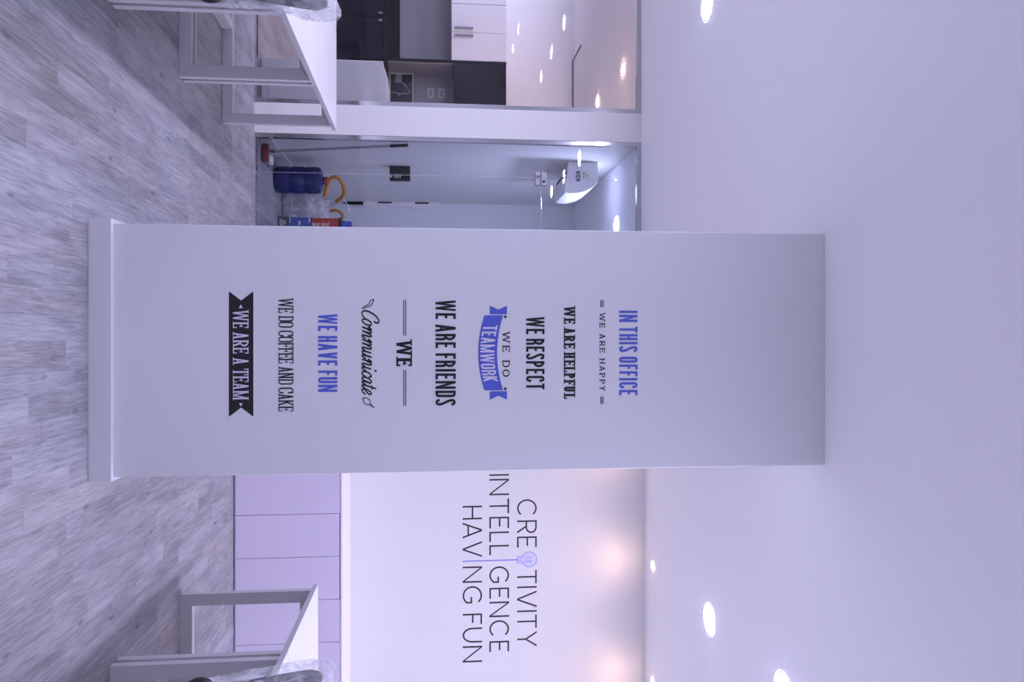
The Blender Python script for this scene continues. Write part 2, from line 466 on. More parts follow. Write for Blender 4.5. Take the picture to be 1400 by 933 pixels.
tag(MB().box(-.02, 3.06, CF-.002, 6.30, .7355, .752).build('worktop', MAT['worktop'], bevel=.002),
    'long white worktop lying on the lilac low cabinets against the slogan wall', 'worktop')

# ------------------------------------------------------------------ desks
DZ = .735
def make_desk(label, x_edge, y0, y1, side, group='white double benching desks', depth=1.34):
    """double bench: x_edge is the X of the aisle edge, side -1 = it lies to the left of it"""
    t = thing('desk', label, 'desk', (x_edge, y0, 0), 0, group)
    L_ = y1-y0; s = side
    def bx(mb, u0, u1, y_0, y_1, z0, z1):
        a, b = sorted((s*u0, s*u1)); return mb.box(a, b, y_0, y_1, z0, z1)
    for u0, u1 in ((0, .667), (.677, depth)):
        top = bx(MB(), u0, u1, .002, L_-.002, DZ-.004, DZ).build('desktop', MAT['laminate'], t)
        bx(MB(), u0, u1, .002, L_-.002, DZ-.026, DZ-.004).build('edge_band', MAT['edge'], top)
    tz = DZ-.026
    for ya in (.012, L_-.052):
        yb = ya+.040
        fr = MB()
        # rectangular loop frame with mitred corners
        u0, u1 = .018, depth-.018; tw = .066
        out = [(u0, 0), (u1, 0), (u1, tz), (u0, tz)]; inn = [(u0+tw, tw), (u1-tw, tw), (u1-tw, tz-tw), (u0+tw, tz-tw)]
        for i in range(4):
            j = (i+1) % 4
            fr.prism([out[i], out[j], inn[j], inn[i]], ya, yb, lambda u, v, d: (s*u, d, v))
        fr.build('leg_frame', MAT['steel'], t, bevel=.0015)
    bx(MB(), .640, .704, .053, L_-.053, 0, .064).build('floor_rail', MAT['steel'], t, bevel=.002)
    return t
LX, RX = -1.425, 1.37
make_desk('white double desk at the far end of the left bench, nearest the glass partition', LX, 4.562, 5.485, -1)
make_desk('white double desk in the middle of the left bench, behind the wrapped chair', LX, 3.570, 4.558, -1)
make_desk('white double desk nearest the viewer in the left bench, mostly outside the picture', LX, 2.40, 3.566, -1)
make_desk('white double desk at the far end of the right bench, before the lilac cabinets', RX, 3.612, 4.575, 1)
make_desk('white double desk nearest the viewer in the right bench, beside the wrapped chair', RX, 2.20, 3.608, 1)

# ------------------------------------------------------------------ chairs
def make_chair(label, loc, rz):
    t = thing('office_chair', label, 'chair', loc, rz, 'plastic-wrapped office chairs')
    # five-star base with castors
    b = MB().lathe([(0, .055), (.045, .055), (.045, .12), (.03, .13), (0, .13)], n=20)
    for k in range(5):
        a = 2*PI*k/5+PI; c, s_ = math.cos(a), math.sin(a)
        b.tube([(c*.03, s_*.03, .10), (c*.18, s_*.18, .088), (c*.32, s_*.32, .068)], .02, 8, radii=[.024, .020, .015])
    b.build('star_base', MAT['plastic'], t, smooth=True)
    for k in range(5):
        a = 2*PI*k/5+PI; c, s_ = math.cos(a), math.sin(a)
        m = MB()
        for d in (-.014, .014):
            p = Vector((c*.32-s_*d, s_*.32+c*d, .026)); ax = Vector((-s_, c, 0))
            m.tube([p-ax*.009, p+ax*.009], .026, 16)
        m.tube([(c*.32, s_*.32, .026), (c*.32, s_*.32, .07)], .007, 8)
        m.build('castor', MAT['plastic'], t, smooth=True)
    MB().tube([(0, 0, .12), (0, 0, .30)], .025, 16).tube([(0, 0, .29), (0, 0, .40)], .015, 16).build('gas_lift', MAT['plastic'], t, smooth=True)
    MB().prism(rrect(-.23, .24, -.235, .235, .09), .425, .485, lambda u, v, d: (u, v, d)).build('seat', MAT['grey_fabric'], t, bevel=.02, seg=3)
    MB().box(-.12, .12, -.08, .08, .395, .4245).build('seat_plate', MAT['plastic'], t, bevel=.008)
    bx = lambda z, y: -.245 - .13*(z-.5) + .16*(.0529-y*y)*-1
    outl = rrect(-.225, .225, .52, .975, .07)
    MB().prism(outl, -.016, .016, lambda u, v, d: (bx(v, u)+d, u, v)).build('backrest', MAT['grey_fabric'], t, bevel=.008)
    rim = [(bx(v, u), u, v) for u, v in outl]
    MB().tube(rim, .013, 10, closed=True).build('back_frame', MAT['plastic'], t, smooth=True)
    MB().tube(catmull([(-.05, 0, .41), (-.20, 0, .41), (-.275, 0, .47), (-.285, 0, .60)], 6), .022, 10).build('back_bracket', MAT['plastic'], t, smooth=True)
    for s_ in (-1, 1):
        y = .285*s_
        pts = catmull([(.10, y*.82, .44), (.16, y*.98, .50), (.15, y, .61), (.07, y, .655), (-.10, y, .64), (-.225, y, .59), (-.262, y, .545), (-.235, y, .49), (-.15, y*.96, .45), (-.06, y*.82, .435)], 6)
        MB().tube(pts, .017, 10).build('armrest', MAT['plastic'], t, smooth=True)
    # crinkled transparent bag pulled over the backrest
    mb = MB(); nu, nv = 48, 40; grid = []
    for i in range(nv+1):
        row = []
        z = .60 + (.425)*i/nv
        for j in range(nu):
            a = 2*PI*j/nu
            ca, sa = math.cos(a), math.sin(a)
            e = .45
            yy = math.copysign(abs(ca)**e, ca); xx = math.copysign(abs(sa)**e, sa)
            f = 1.0
            tt = max(0, (z-.945)/.08)
            f = math.sqrt(max(0.0, 1-tt*tt)) if tt > 0 else 1
            fy = .90+.10*f
            nn = noise.noise(Vector((z*9, ca*2.3+3, sa*2.3)))*.016 + noise.noise(Vector((z*27, ca*6, sa*6+5)))*.006
            flare = .012*noise.noise(Vector((ca*2, sa*2, z*4)))
            row.append((bx(min(z, .975), 0) + xx*(.036*f+.004) + nn + flare, yy*(.262*fy) + nn*1.2, z + .010*noise.noise(Vector((ca*3, sa*3, z*5)))))
        grid.append(row)
    for row in grid: mb.v += row
    for i in range(nv):
        for j in range(nu):
            j2 = (j+1) % nu
            mb.f.append((i*nu+j, i*nu+j2, (i+1)*nu+j2, (i+1)*nu+j))
    mb.f.append(tuple(nv*nu+j for j in range(nu)))
    mb.build('plastic_cover', MAT['film'], t, smooth=True)
    return t
make_chair('grey office chair in clear plastic wrap at the left bench, cut by the edge', (-1.545, 2.80, 0), PI)
make_chair('grey office chair in clear plastic wrap at the right bench, cut by the edge', (1.480, 2.66, 0), 0)

# ------------------------------------------------------------------ kitchen behind the left glass
KF = 9.0
def base_unit(x0, x1, label):
    t = thing('base_cabinet', label, 'cabinet', (x0, KF, 0), 0, 'black kitchen base cabinets'); wd = x1-x0
    MB().box(.001, wd-.001, .021, .495, .10, .86).box(.03, wd-.03, .06, .45, 0, .0995).build('body', MAT['gloss_black'], t)
    for q in range(2):
        d = MB().box(q*wd/2+.002, (q+1)*wd/2-.002, 0, .019, .105, .857).build('door', MAT['gloss_black'], t, bevel=.0015)
        hx = wd/2 + (-.040 if q == 0 else .040)
        MB().box(hx-.013, hx+.013, -.022, -.0005, .800, .845).build('handle', MAT['nickel'], d, bevel=.003)
    return t
base_unit(-4.09, -3.15, 'glossy black two-door base cabinet under the kitchen counter, at the end of its row')
base_unit(-5.04, -4.10, 'glossy black two-door base cabinet in the kitchen beyond the left picture edge')
t = thing('base_cabinet', 'white kitchen base unit under the framed picture, behind the tall white box', 'cabinet', (-3.13, KF, 0))
MB().box(0, 1.25, .021, .495, 0, .86).build('body', MAT['cupboard'], t)
for q in range(2): MB().box(q*.625+.002, (q+1)*.625-.002, 0, .019, .02, .857).build('door', MAT['cupboard'], t, bevel=.0015)
t = thing('kitchen_counter', 'black stone kitchen counter with a low upstand along the wall', 'counter', (-5.04, KF, .861))
MB().box(0, 3.16, -.015, .499, 0, .042).build('counter_top', MAT['counter'], t, bevel=.003)
MB().box(0, 1.874, .475, .499, .0425, .162).build('upstand', MAT['counter'], t, bevel=.002)
tag(MB().box(-5.04, -3.165, 9.478, 9.499, 1.024, 1.612).build('back_panel', MAT['splash']), 'plain grey back panel between the kitchen counter and the white wall cupboards', 'back panel')
tag(MB().box(-3.164, -3.142, 8.985, 9.499, .904, 2.236).build('end_panel', MAT['gloss_black'], bevel=.001), 'thin upright black panel dividing the white cupboards from the picture niche', 'panel')
def wall_cupboard(x0, x1, z0, z1, m, label, handles=True, split=.5, group=None):
    t = thing('wall_cupboard', label, 'cupboard', (x0, KF, z0), 0, group); wd = x1-x0; hh = z1-z0
    MB().box(.001, wd-.001, .021, .498, 0, hh).build('body', m, t)
    for q in range(2):
        a, b = (0, wd*split) if q == 0 else (wd*split, wd)
        d = MB().box(a+.0015, b-.0015, 0, .019, .002, hh-.002).build('door', m, t, bevel=.0015)
        if handles:
            hx = wd*split + (-.042 if q == 0 else .042)
            hb = MB().box(hx-.011, hx+.011, -.030, -.018, .035, .245)
            for zz in (.05, .225): hb.box(hx-.006, hx+.006, -.018, -.0003, zz, zz+.012)
            hb.build('handle', MAT['nickel'], d, bevel=.002)
    return t
wall_cupboard(-3.81, -3.167, 1.615, 2.236, MAT['cupboard'], 'white two-door wall cupboard with two bar handles in the kitchen behind the glass', group='white wall cupboards')
wall_cupboard(-4.455, -3.812, 1.615, 2.236, MAT['cupboard'], 'white two-door wall cupboard beyond the left picture edge', group='white wall cupboards')
wall_cupboard(-3.140, -1.90, 1.640, 2.236, MAT['gloss_black'], 'glossy black wall cupboard above the picture niche in the kitchen', handles=False)
t = thing('niche_lining', 'grey lined wall niche around the framed picture, with two faint sockets', 'niche', (-3.14, KF, .904))
MB().box(.0, 1.25, .480, .498, .0, .734).build('back_board', MAT['splash'], t)
MB().box(.0, .012, .02, .479, .0, .734).build('side_board', MAT['splash'], t)
for zz in (.44, .57):
    s_ = MB().prism(rrect(.145, .265, zz, zz+.075, .008), .474, .4799, lambda u, v, d: (u, d, v)).build('socket', MAT['edge'], t)
    m = MB()
    for u in (.18, .205, .23): m.box(u-.006, u+.006, .4725, .4738, zz+.025, zz+.05)
    m.build('socket_slot', MAT['darkgap'], s_)
# framed picture standing on the counter in the niche
t = thing('picture_frame', 'dark black and white picture in a thin pale frame standing in the kitchen niche', 'picture', (-2.922, 9.36, .905))
fw, fh = .40, .275
fr = MB()
for a, b, c, d in ((-.2, .2, 0, .010), (-.2, .2, fh-.010, fh), (-.2, -.19, .010, fh-.010), (.19, .2, .010, fh-.010)): fr.box(a, b, 0, .018, c, d)
fr.build('frame', MAT['edge'], t, bevel=.001)
MB().box(-.19, .19, .008, .016, .010, fh-.010).build('print', MAT['print'], t)
g = MB()
g.prism([(-.19, .075), (-.09, .065), (-.085, .14), (-.19, .145)], .0066, .0078, lambda u, v, d: (u, d, v))
g.prism([(-.10, .15), (-.07, .19), (.02, .245), (.03, .24), (-.05, .18), (-.08, .145)], .0066, .0078, lambda u, v, d: (u, d, v))
g.prism([(.03, .245), (.045, .2), (.04, .10), (.03, .10), (.03, .2), (.02, .24)], .0066, .0078, lambda u, v, d: (u, d, v))
g.prism([(.02, .012), (.026, .012), (.032, .08), (.07, .12), (.06, .13), (.022, .09)], .0066, .0078, lambda u, v, d: (u, d, v))
g.build('print_shapes', MAT['printgrey'], t)
# tall white box cabinet right behind the glass
t = thing('white_cabinet', 'tall white box with a cut top corner standing close behind the kitchen glass', 'cabinet', (-2.305, 6.64, 0))
MB().prism([(0, .002), (.40, .002), (.40, 1.020), (.135, 1.020), (.02, .985), (0, .965)], .004, .45, lambda u, v, d: (u, d, v)).build('body', MAT['cupboard'], t, bevel=.006)
MB().box(.03, .37, -.001, .0035, .06, .90).build('front_panel', MAT['cupboard'], t, bevel=.002)

# ------------------------------------------------------------------ storeroom behind the glass door
WX = -1.635
# water bottle
t = thing('water_bottle', 'big blue refill water bottle standing on the storeroom floor', 'bottle', (-1.437, 7.28, 0))
MB().lathe([(0, .006), (.095, .0), (.112, .012), (.122, .04), (.122, .115), (.117, .125), (.117, .14), (.122, .15), (.122, .245), (.117, .255), (.117, .27), (.122, .28), (.122, .365), (.116, .392), (.085, .412), (.035, .420), (.03, .425), (.03, .444), (0, .444)], n=40).build('body', MAT['bottle'], t, smooth=True)
MB().lathe([(.033, .426), (.036, .428), (.036, .456), (.03, .460), (0, .460)], n=24).build('cap', MAT['red'], t, smooth=True)
# carrier bag
def bag():
    t = thing('carrier_bag', 'milky plastic carrier bag with orange ribbon handles slumped beside the blue bottle', 'bag', (-1.245, 7.67, 0))
    mb = MB(); nu, nv = 40, 26
    prof = [(.0, .80), (.06, .98), (.2, 1.0), (.45, .92), (.62, .84), (.8, .66), (.92, .52), (1.0, .46)]
    def R(v):
        for (a, b), (c, d) in zip(prof, prof[1:]):
            if v <= c: return b+(d-b)*(v-a)/(c-a)
        return prof[-1][1]
    for i in range(nv+1):
        v = i/nv
        for j in range(nu):
            a = 2*PI*j/nu
            nn = noise.noise(Vector((math.cos(a)*2, math.sin(a)*2, v*5)))*.17 + noise.noise(Vector((math.cos(a)*6, math.sin(a)*6, v*4)))*.07
            r = R(v)*(1+nn)
            mb.v.append((r*.150*math.cos(a), r*.13*math.sin(a), v*.46+.004 + (.05*math.cos(2*a+.6)*v*v)))
    for i in range(nv):
        for j in range(nu):
            j2 = (j+1) % nu
            mb.f.append((i*nu+j, i*nu+j2, (i+1)*nu+j2, (i+1)*nu+j))
    mb.f.append(tuple(range(nu-1, -1, -1)))
    mb.build('bag_body', MAT['bagfilm'], t, smooth=True)
    MB().lathe([(0, .012), (.08, .012), (.10, .06), (.095, .12), (.05, .16), (0, .165)], (.03, 0, 0), 20).build('contents', MAT['greenbox'], t, smooth=True)
    def ribbon(pts, wd):
        P = catmull(pts, 6); m = MB(); m.tube(P, wd*.40, 8)
        return m
    # one handle falls over the bottle, the other stands up
    ribbon([(-.085, -.20, .405), (-.16, -.225, .425), (-.235, -.23, .455), (-.262, -.22, .505), (-.235, -.20, .550), (-.17, -.15, .575), (-.115, -.08, .560), (-.07, -.02, .49)], .045).build('handle', MAT['orange'], t, smooth=True)
    ribbon([(.03, -.10, .44), (.025, -.11, .50), (.06, -.11, .555), (.105, -.11, .555), (.125, -.10, .51), (.12, -.09, .46)], .032).build('handle', MAT['orange'], t, smooth=True)
    m = MB(); P = catmull([(-.11, -.08, .55), (-.02, -.06, .60), (.05, -.03, .60), (.06, 0, .53), (.02, 0, .45)], 6)
    m.tube(P, .012, 8, radii=[.006+.012*math.sin(PI*i/(len(P)-1)) for i in range(len(P))]); m.build('clear_sleeve', MAT['film'], t, smooth=True)
    return t
bag()
# stack of cartons beside the column line
def carton(name, label, cat, x0, x1, y0, y1, z0, z1, m, group=None):
    t = thing(name, label, cat, (x0, y0, z0), 0, group)
    MB().box(0, x1-x0, 0, y1-y0, 0, z1-z0).build('carton_body', MAT[m], t, bevel=.004)
    return t
c = carton('carton', 'dark green carton on the storeroom floor, lowest of the stack', 'box', -1.128, -.84, 7.38, 7.51, 0, .098, 'greenbox', 'cartons stacked in the storeroom')
MB().prism([(.02, .015), (.10, .015), (.07, .075), (.04, .075)], -.0012, -.0002, lambda u, v, d: (u, d, v)).build('print_patch', MAT['grip'], c)
c = carton('carton', 'blue carton with white print in the middle of the stack', 'box', -1.122, -.86, 7.38, 7.51, .1005, .292, 'bluebox', 'cartons stacked in the storeroom')
for u0, u1, v0, v1 in ((.0, .05, .004, .012), (.03, .07, .085, .10), (.0, .045, .175, .186)):
    MB().box(u0+.004, u1, -.0015, -.0002, v0, v1).build('white_mark', MAT['whiteprint'], c)
c_red = carton('carton', 'red carton with white lettering near the top of the stack', 'box', -1.118, -.87, 7.38, 7.51, .2945, .540, 'red', 'cartons stacked in the storeroom')
MB().box(-.003, .251, -.003, .133, .2458, .2700).build('black_lid', MAT['plastic'], c_red, bevel=.003)
t = thing('tape_roll', 'dark blue roll standing on top of the red carton', 'roll', (-1.035, 7.45, .5666))
MB().lathe([(.035, 0), (.068, 0), (.072, .01), (.072, .035), (.066, .042), (.066, .05), (.070, .06), (.066, .085), (.035, .085), (.035, 0)], n=28, cap=False).build('roll_body', MAT['blue'], t, smooth=True)
# floor squeegee leaning in the corner
t = thing('floor_squeegee', 'grey-handled floor squeegee with red-brown head leaning by the storeroom door post', 'squeegee', (-1.535, 6.70, 0))
MB().box(-.075, .075, -.045, -.010, .012, .060).box(-.068, .068, -.034, -.022, 0, .0122).build('squeegee_head', MAT['brown'], t, bevel=.006)
MB().tube([(-.02, -.026, .055), (-.02, 0, .075), (-.022, .005, .10)], .014, 12).build('handle_socket', MAT['brown'], t, smooth=True)
MB().tube([(-.022, .005, .09), (-.052, -.155, 1.05)], .0115, 12).build('handle', MAT['grip'], t, smooth=True)
MB().tube([(-.052, -.153, 1.045), (-.056, -.178, 1.19)], .0135, 12).build('hand_grip', MAT['plastic'], t, smooth=True)
m = MB(); m.tube([(.06, -.01, .05), (.065, .20, .012), (-.05, .30, .012)], .006, 8)
m.tube([(.0, -.01, .06), (-.03, .25, .07), (-.03, .31, .06)], .005, 8); m.build('wire_brace', MAT['chrome'], t, smooth=True)
MB().box(-.045, .05, .06, .20, .004, .055).build('scrub_pad', MAT['whiteprint'], t, bevel=.006)
# black control box sticking out of the side wall
t = thing('control_box', 'black two-column control box with white dial on the storeroom side wall', 'control box', (WX+.001, 7.50, .995))
MB().box(0, .132, .0, .07, 0, .19).build('back_box', MAT['socket'], t, bevel=.003)
MB().box(.006, .066, -.010, -.0003, .006, .184).build('blank_module', MAT['socket'], t, bevel=.003)
MB().box(.070, .126, -.010, -.0003, .006, .184).build('switch_module', MAT['socket'], t, bevel=.003)
MB().lathe([(.010, -.013), (.017, -.013), (.017, -.0103), (.010, -.0103), (.010, -.013)], (.098, 0, .068), 24, 'y', cap=False).build('dial', MAT['whiteprint'], t)
MB().box(.082, .114, -.0125, -.0103, .095, .102).build('white_mark', MAT['whiteprint'], t)
MB().box(.092, .104, -.0125, -.0103, .034, .040).build('white_mark', MAT['whiteprint'], t)
MB().box(.090, .112, -.016, -.0103, .006, .020).build('white_plug', MAT['whiteprint'], t, bevel=.002)

# slotted conduit strip in the far corner
t = thing('conduit', 'cream slotted conduit strip running up the far corner of the storeroom', 'conduit', (WX+.001, 9.44, .60))
MB().box(0, .055, -.02, .058, 0, .88).build('conduit_body', MAT['conduit'], t, bevel=.003)
for zz in (.17, .60): MB().box(.004, .022, -.0222, -.0203, zz, zz+.16).build('slot', MAT['darkgap'], t)
for zz in (.10, .56): MB().box(.045, .075, .005, .04, zz, zz+.19).build('clip', MAT['conduit'], t, bevel=.003)
MB().box(.0, .03, .03, .058, -.23, -.001).build('corner_shadow', MAT['socket'], t)  # dark strip standing in for the corner's shadow under the conduit
# air conditioner on the side wall
t = thing('air_conditioner', 'white wall air conditioner high on the storeroom side wall', 'air conditioner', (WX+.001, 7.15, 2.60))
prof = [(.0, .02), (.0, .295), (.165, .295), (.195, .285), (.235, .245), (.268, .18), (.288, .10), (.290, .04), (.28, -.005), (.255, -.02), (.12, .008)]
MB().prism(prof, 0, .56, lambda u, v, d: (u, d, v)).build('housing', MAT['ac'], t, smooth=True, bevel=.004)
MB().prism([(.125, .0), (.255, -.022), (.258, -.030), (.128, -.010)], .03, .53, lambda u, v, d: (u, d, v)).build('outlet_louver', MAT['ac'], t)
MB().prism([(.088, .010), (.112, .004), (.112, -.004), (.088, .004)], .01, .55, lambda u, v, d: (u, d, v)).build('outlet_slot', MAT['darkgap'], t)
bd = MB().prism(rrect(.085, .180, .090, .130, .019), -.004, -.0005, lambda u, v, d: (u, d, v)).build('badge', MAT['badge'], t)
def curve_strip(pts, r):   # flat stroke for small marks
    m = MB(); P = [Vector((p[0], p[1])) for p in pts]
    return P
st = MB().box(.085, .165, -.0016, -.0004, .150, .215).build('energy_label', MAT['whiteprint'], t)
MB().box(.095, .125, -.0028, -.0017, .158, .168).box(.13, .15, -.0028, -.0017, .158, .168).build('red_bar', MAT['sticker_red'], st)
MB().box(.098, .135, -.0028, -.0017, .174, .184).build('yellow_bar', MAT['sticker_yellow'], st)
MB().box(.12, .13, -.0028, -.0017, .190, .204).box(.14, .15, -.0028, -.0017, .190, .204).build('green_bar', MAT['sticker_green'], st)
AC, ACB = t, bd

# ------------------------------------------------------------------ lettering: drawn letter by letter from strokes
def arc(cx, cy, rx, ry, a0, a1, n=12):
    return [(cx+rx*math.cos(math.radians(a0+(a1-a0)*i/n)), cy+ry*math.sin(math.radians(a0+(a1-a0)*i/n))) for i in range(n+1)]

def stroke(pts, a, b, closed=False):
    """ribbon of an elliptical pen (half widths a, b) along pts -> list of quads"""
    P = [Vector((x/a, y/b)) for x, y in pts]; n = len(P); out = []
    Lf, Rt = [], []
    for i in range(n):
        p = P[(i-1) % n] if (closed or i) else P[i]; q = P[(i+1) % n] if (closed or i < n-1) else P[i]
        if (P[i]-p).length > 1e-9 and (q-P[i]).length > 1e-9:
            d1 = (P[i]-p).normalized(); d2 = (q-P[i]).normalized(); d = (d1+d2)
            d = d.normalized() if d.length > 1e-6 else d1
            k = 1/max(.5, d.dot(d1))
        else:
            d = (q-p).normalized(); k = 1
        nx = Vector((-d.y, d.x))*k
        Lf.append(P[i]+nx); Rt.append(P[i]-nx)
    for i in range(n if closed else n-1):
        j = (i+1) % n
        out.append([(v.x*a, v.y*b) for v in (Lf[i], Lf[j], Rt[j], Rt[i])])
    return out

def glyph(ch, w, h, a, b, st):
    """polygons of one capital in the box w x h; a, b half widths of stems and bars; st: sans, slab, geo"""
    out = []; slab = st == 'slab'; geo = st == 'geo'
    sb = b*1.5 if slab else 0; sv = a*1.05
    L, R, B, T = a, w-a, b, h-b; cx = w/2
    rx = (R-L)/2; ry = (T-B)/2 if geo else min(rx*(1.25 if slab else 1.0), (T-B)/2)
    def q(x0, x1, y0, y1): out.append([(x0, y0), (x1, y0), (x1, y1), (x0, y1)])
    def serif(x, y): q(x-a-sv, x+a+sv, y, y+sb) if y == 0 else q(x-a-sv, x+a+sv, y-sb, y)
    def stem(x, y0=0, y1=None, s0=True, s1=True):
        y1 = h if y1 is None else y1
        q(x-a, x+a, y0, y1)
        if slab and s0: serif(x, y0)
        if slab and s1: serif(x, y1)
    def bar(y, x0, x1): q(x0, x1, y-b, y+b)
    def diag(xb, xt, y0=0, y1=None, k=1.0):
        y1 = h if y1 is None else y1
        hw = k*a*math.sqrt(1+((xt-xb)/(y1-y0))**2)
        out.append([(xb-hw, y0), (xb+hw, y0), (xt+hw, y1), (xt-hw, y1)])
    def cv(pts, closed=False): out.extend(stroke(pts, a, b, closed))
    def tick(x, y0, y1): q(x-a*.55, x+a*.55, y0, y1)
    ins = sv*.8 if slab else 0
    if ch == 'I': stem(cx)
    elif ch == 'L':
        stem(L+ins); bar(B, L+ins, w)
        if slab: tick(w-a*.5, 0, h*.3)
    elif ch in 'EF':
        stem(L+ins); bar(T, L+ins, w); bar(h*.52, L+ins, w*(.86 if not slab else .75))
        if slab: tick(w-a*.5, h*.76, h); tick(w*.75, h*.40, h*.64)
        if ch == 'E':
            bar(B, L+ins, w)
            if slab: tick(w-a*.5, 0, h*.26)
    elif ch == 'T':
        bar(T, 0, w); stem(cx, s1=False)
        if slab: tick(a*.5, h*.72, h); tick(w-a*.5, h*.72, h)
    elif ch == 'H':
        stem(L+ins); stem(R-ins); bar(h*.51, L, R)
    elif ch == 'A':
        e = a*1.1
        diag(e+ins, cx, k=.85 if slab else 1); diag(w-e-ins, cx); bar(h*.29, w*.22, w*.78)
        if slab: serif(e+ins, 0); serif(w-e-ins, 0)
    elif ch == 'V':
        e = a*1.1; diag(cx, e+ins); diag(cx, w-e-ins, k=.8 if slab else 1)
        if slab: serif(e+ins, h); serif(w-e-ins, h)
    elif ch == 'W':
        e = a*1.05
        diag(w*.28, e+ins*.7, k=.92); diag(w*.28, cx, k=.68); diag(w*.72, cx, k=.80); diag(w*.72, w-e-ins*.7, k=.80)
        if slab: serif(e+ins*.7, h); serif(w-e-ins*.7, h)
    elif ch == 'M':
        stem(L+ins); stem(R-ins); diag(cx, L+ins*1.1, k=.72); diag(cx, R-ins*1.1, k=.72)
    elif ch == 'N':
        stem(L+ins, s0=True); stem(R-ins, s0=False); diag(R-ins, L+ins, k=.82)
    elif ch == 'K':
        stem(L+ins); diag(L+ins, R-ins*.6, h*.38, h, k=.9); diag(R-ins*.4, L+ins+(R-L)*.25, 0, h*.58)
        if slab: serif(R-ins*.4, 0); serif(R-ins*.6, h)
    elif ch == 'Y':
        stem(cx, 0, h*.48, s1=False); diag(cx, a*1.1+ins*.8, h*.44, h); diag(cx, w-a*1.1-ins*.8, h*.44, h)
        if slab: serif(a*1.1+ins*.8, h); serif(w-a*1.1-ins*.8, h)
    elif ch == 'O':
        cv(arc(cx, T-ry, rx, ry, 0, 180) + arc(cx, B+ry, rx, ry, 180, 360), True)
    elif ch in 'CG':
        if geo:
            cv(arc(cx, h/2, rx, (T-B)/2, 42, 322 if ch == 'G' else 318, 30))
            if ch == 'G': q(cx+rx*.80-a, cx+rx*.80+a, h*.18, h*.45); bar(h*.45, cx+.15*rx, cx+rx*.80+a)
        else:
            cv([(R, T-ry-h*.12)] + arc(cx, T-ry, rx, ry, 0, 180) + arc(cx, B+ry, rx, ry, 180, 360) + [(R, B+ry+h*.12)])
            if slab: tick(R+a*.2, h*.62, h)
    elif ch == 'U':
        cv([(L+ins, h*.9)] + arc(cx, B+ry, rx-ins, ry, 180, 360) + [(R-ins, h*.9)]); stem(L+ins, h*.85, h, s0=False); stem(R-ins, h*.85, h, s0=False)
    elif ch == 'D':
        x0 = L+ins; stem(x0); r2 = rx*1.0; ryy = ry if not geo else (T-B)/2
        cxx = R-r2 if not geo else x0+(R-x0)*.35; rr = R-cxx
        cv([(x0, T), (cxx, T)] + arc(cxx, T-ryy, rr, ryy, 90, 0) + arc(cxx, B+ryy, rr, ryy, 0, -90) + [(x0, B)])
    elif ch in 'PR':
        x0 = L+ins; stem(x0); mid = h*(.45 if ch == 'P' else .47); RR = R-(ins*.5 if slab else 0)
        r2 = (T-mid)/2; rw = min(RR-x0, max(r2, (RR-x0)*.62)) if not geo else r2
        cv([(x0, T), (RR-rw, T)] + arc(RR-rw, T-r2, rw, r2, 90, -90) + [(x0, mid)])
        if ch == 'R':
            if st == 'sans' : stem(R, 0, mid-h*.08); cv([(x0+rx, mid)] + arc(R-rx*.7, mid-h*.12, rx*.7, h*.12, 90, 0, 6))
            else:
                diag(w-a*1.1-ins*.3, x0+(R-x0)*.45, 0, mid)
                if slab: serif(w-a*1.1-ins*.3, 0)
    elif ch == 'S':
        r1 = min(rx*(1.25 if slab else 1.0), h*.25)
        if geo: r1 = h*.25-b*.5
        up_ = [(R, T-r1-h*.05)] + arc(cx, T-r1, rx, r1, 0, 180) + [(L, T-r1-h*.03)]
        lo_ = [(R, B+r1+h*.03)] + arc(cx, B+r1, rx, r1, 0, -180) + [(L, B+r1+h*.05)]
        P0 = up_[-1]; P1 = lo_[0]
        mid = [(P0[0]+(P1[0]-P0[0])*(3*t*t-2*t**3), P0[1]+(P1[1]-P0[1])*t) for t in [i/10 for i in range(1, 10)]]
        cv(up_+mid+lo_)
    return out

WD = {'sans': dict(I=.40, W=1.72, M=1.50, E=.88, F=.84, L=.80, T=.96, A=1.18, V=1.12, Y=1.1, N=1.20),
      'slab': dict(C=1.12, O=1.12, D=1.12, I=.62, W=1.8, M=1.55, E=1.0, F=.95, L=.95, T=1.05, A=1.18, N=1.15, H=1.15, U=1.1, R=1.12, K=1.15, V=1.1, Y=1.1),
      'geo': dict(I=.06, E=.66, F=.62, L=.58, T=.86, R=.78, H=.92, N=.95, A=1.08, V=1.08, Y=1.0, U=.88, C=1.08, G=1.12)}
def text_polys(txt, x0, x1, z0, z1, st, stem, thin=None, gap=.22, space=.55, tags=False):
    """capitals fitted into the rectangle; stem/thin: full stroke widths"""
    thin = stem if thin is None else thin
    units = 0.0; items = []
    for i, ch in enumerate(txt):
        if ch == ' ': items.append((ch, space)); units += space
        else:
            wv = WD[st].get(ch, 1.0); items.append((ch, wv)); units += wv
            if i+1 < len(txt) and txt[i+1] != ' ': units += gap
    u = (x1-x0)/units; out = []; x = x0
    for i, (ch, wv) in enumerate(items):
        if ch != ' ':
            out += [[(px+x, pz+z0) for px, pz in p] for p in glyph(ch, wv*u, z1-z0, stem/2, thin/2, st)]
        elif tags: out.append(None)
        x += wv*u
        if ch != ' ' and i+1 < len(items) and items[i+1][0] != ' ': x += gap*u
    return out

def word_polys(txt, x0, x1, *a, **k):
    """the same layout as text_polys, one list of polygons per word"""
    out, cur = [], []
    full = text_polys(txt, x0, x1, *a, tags=True, **k)
    for p in full:
        if p is None: out.append(cur); cur = []
        else: cur.append(p)
    return out+[cur]

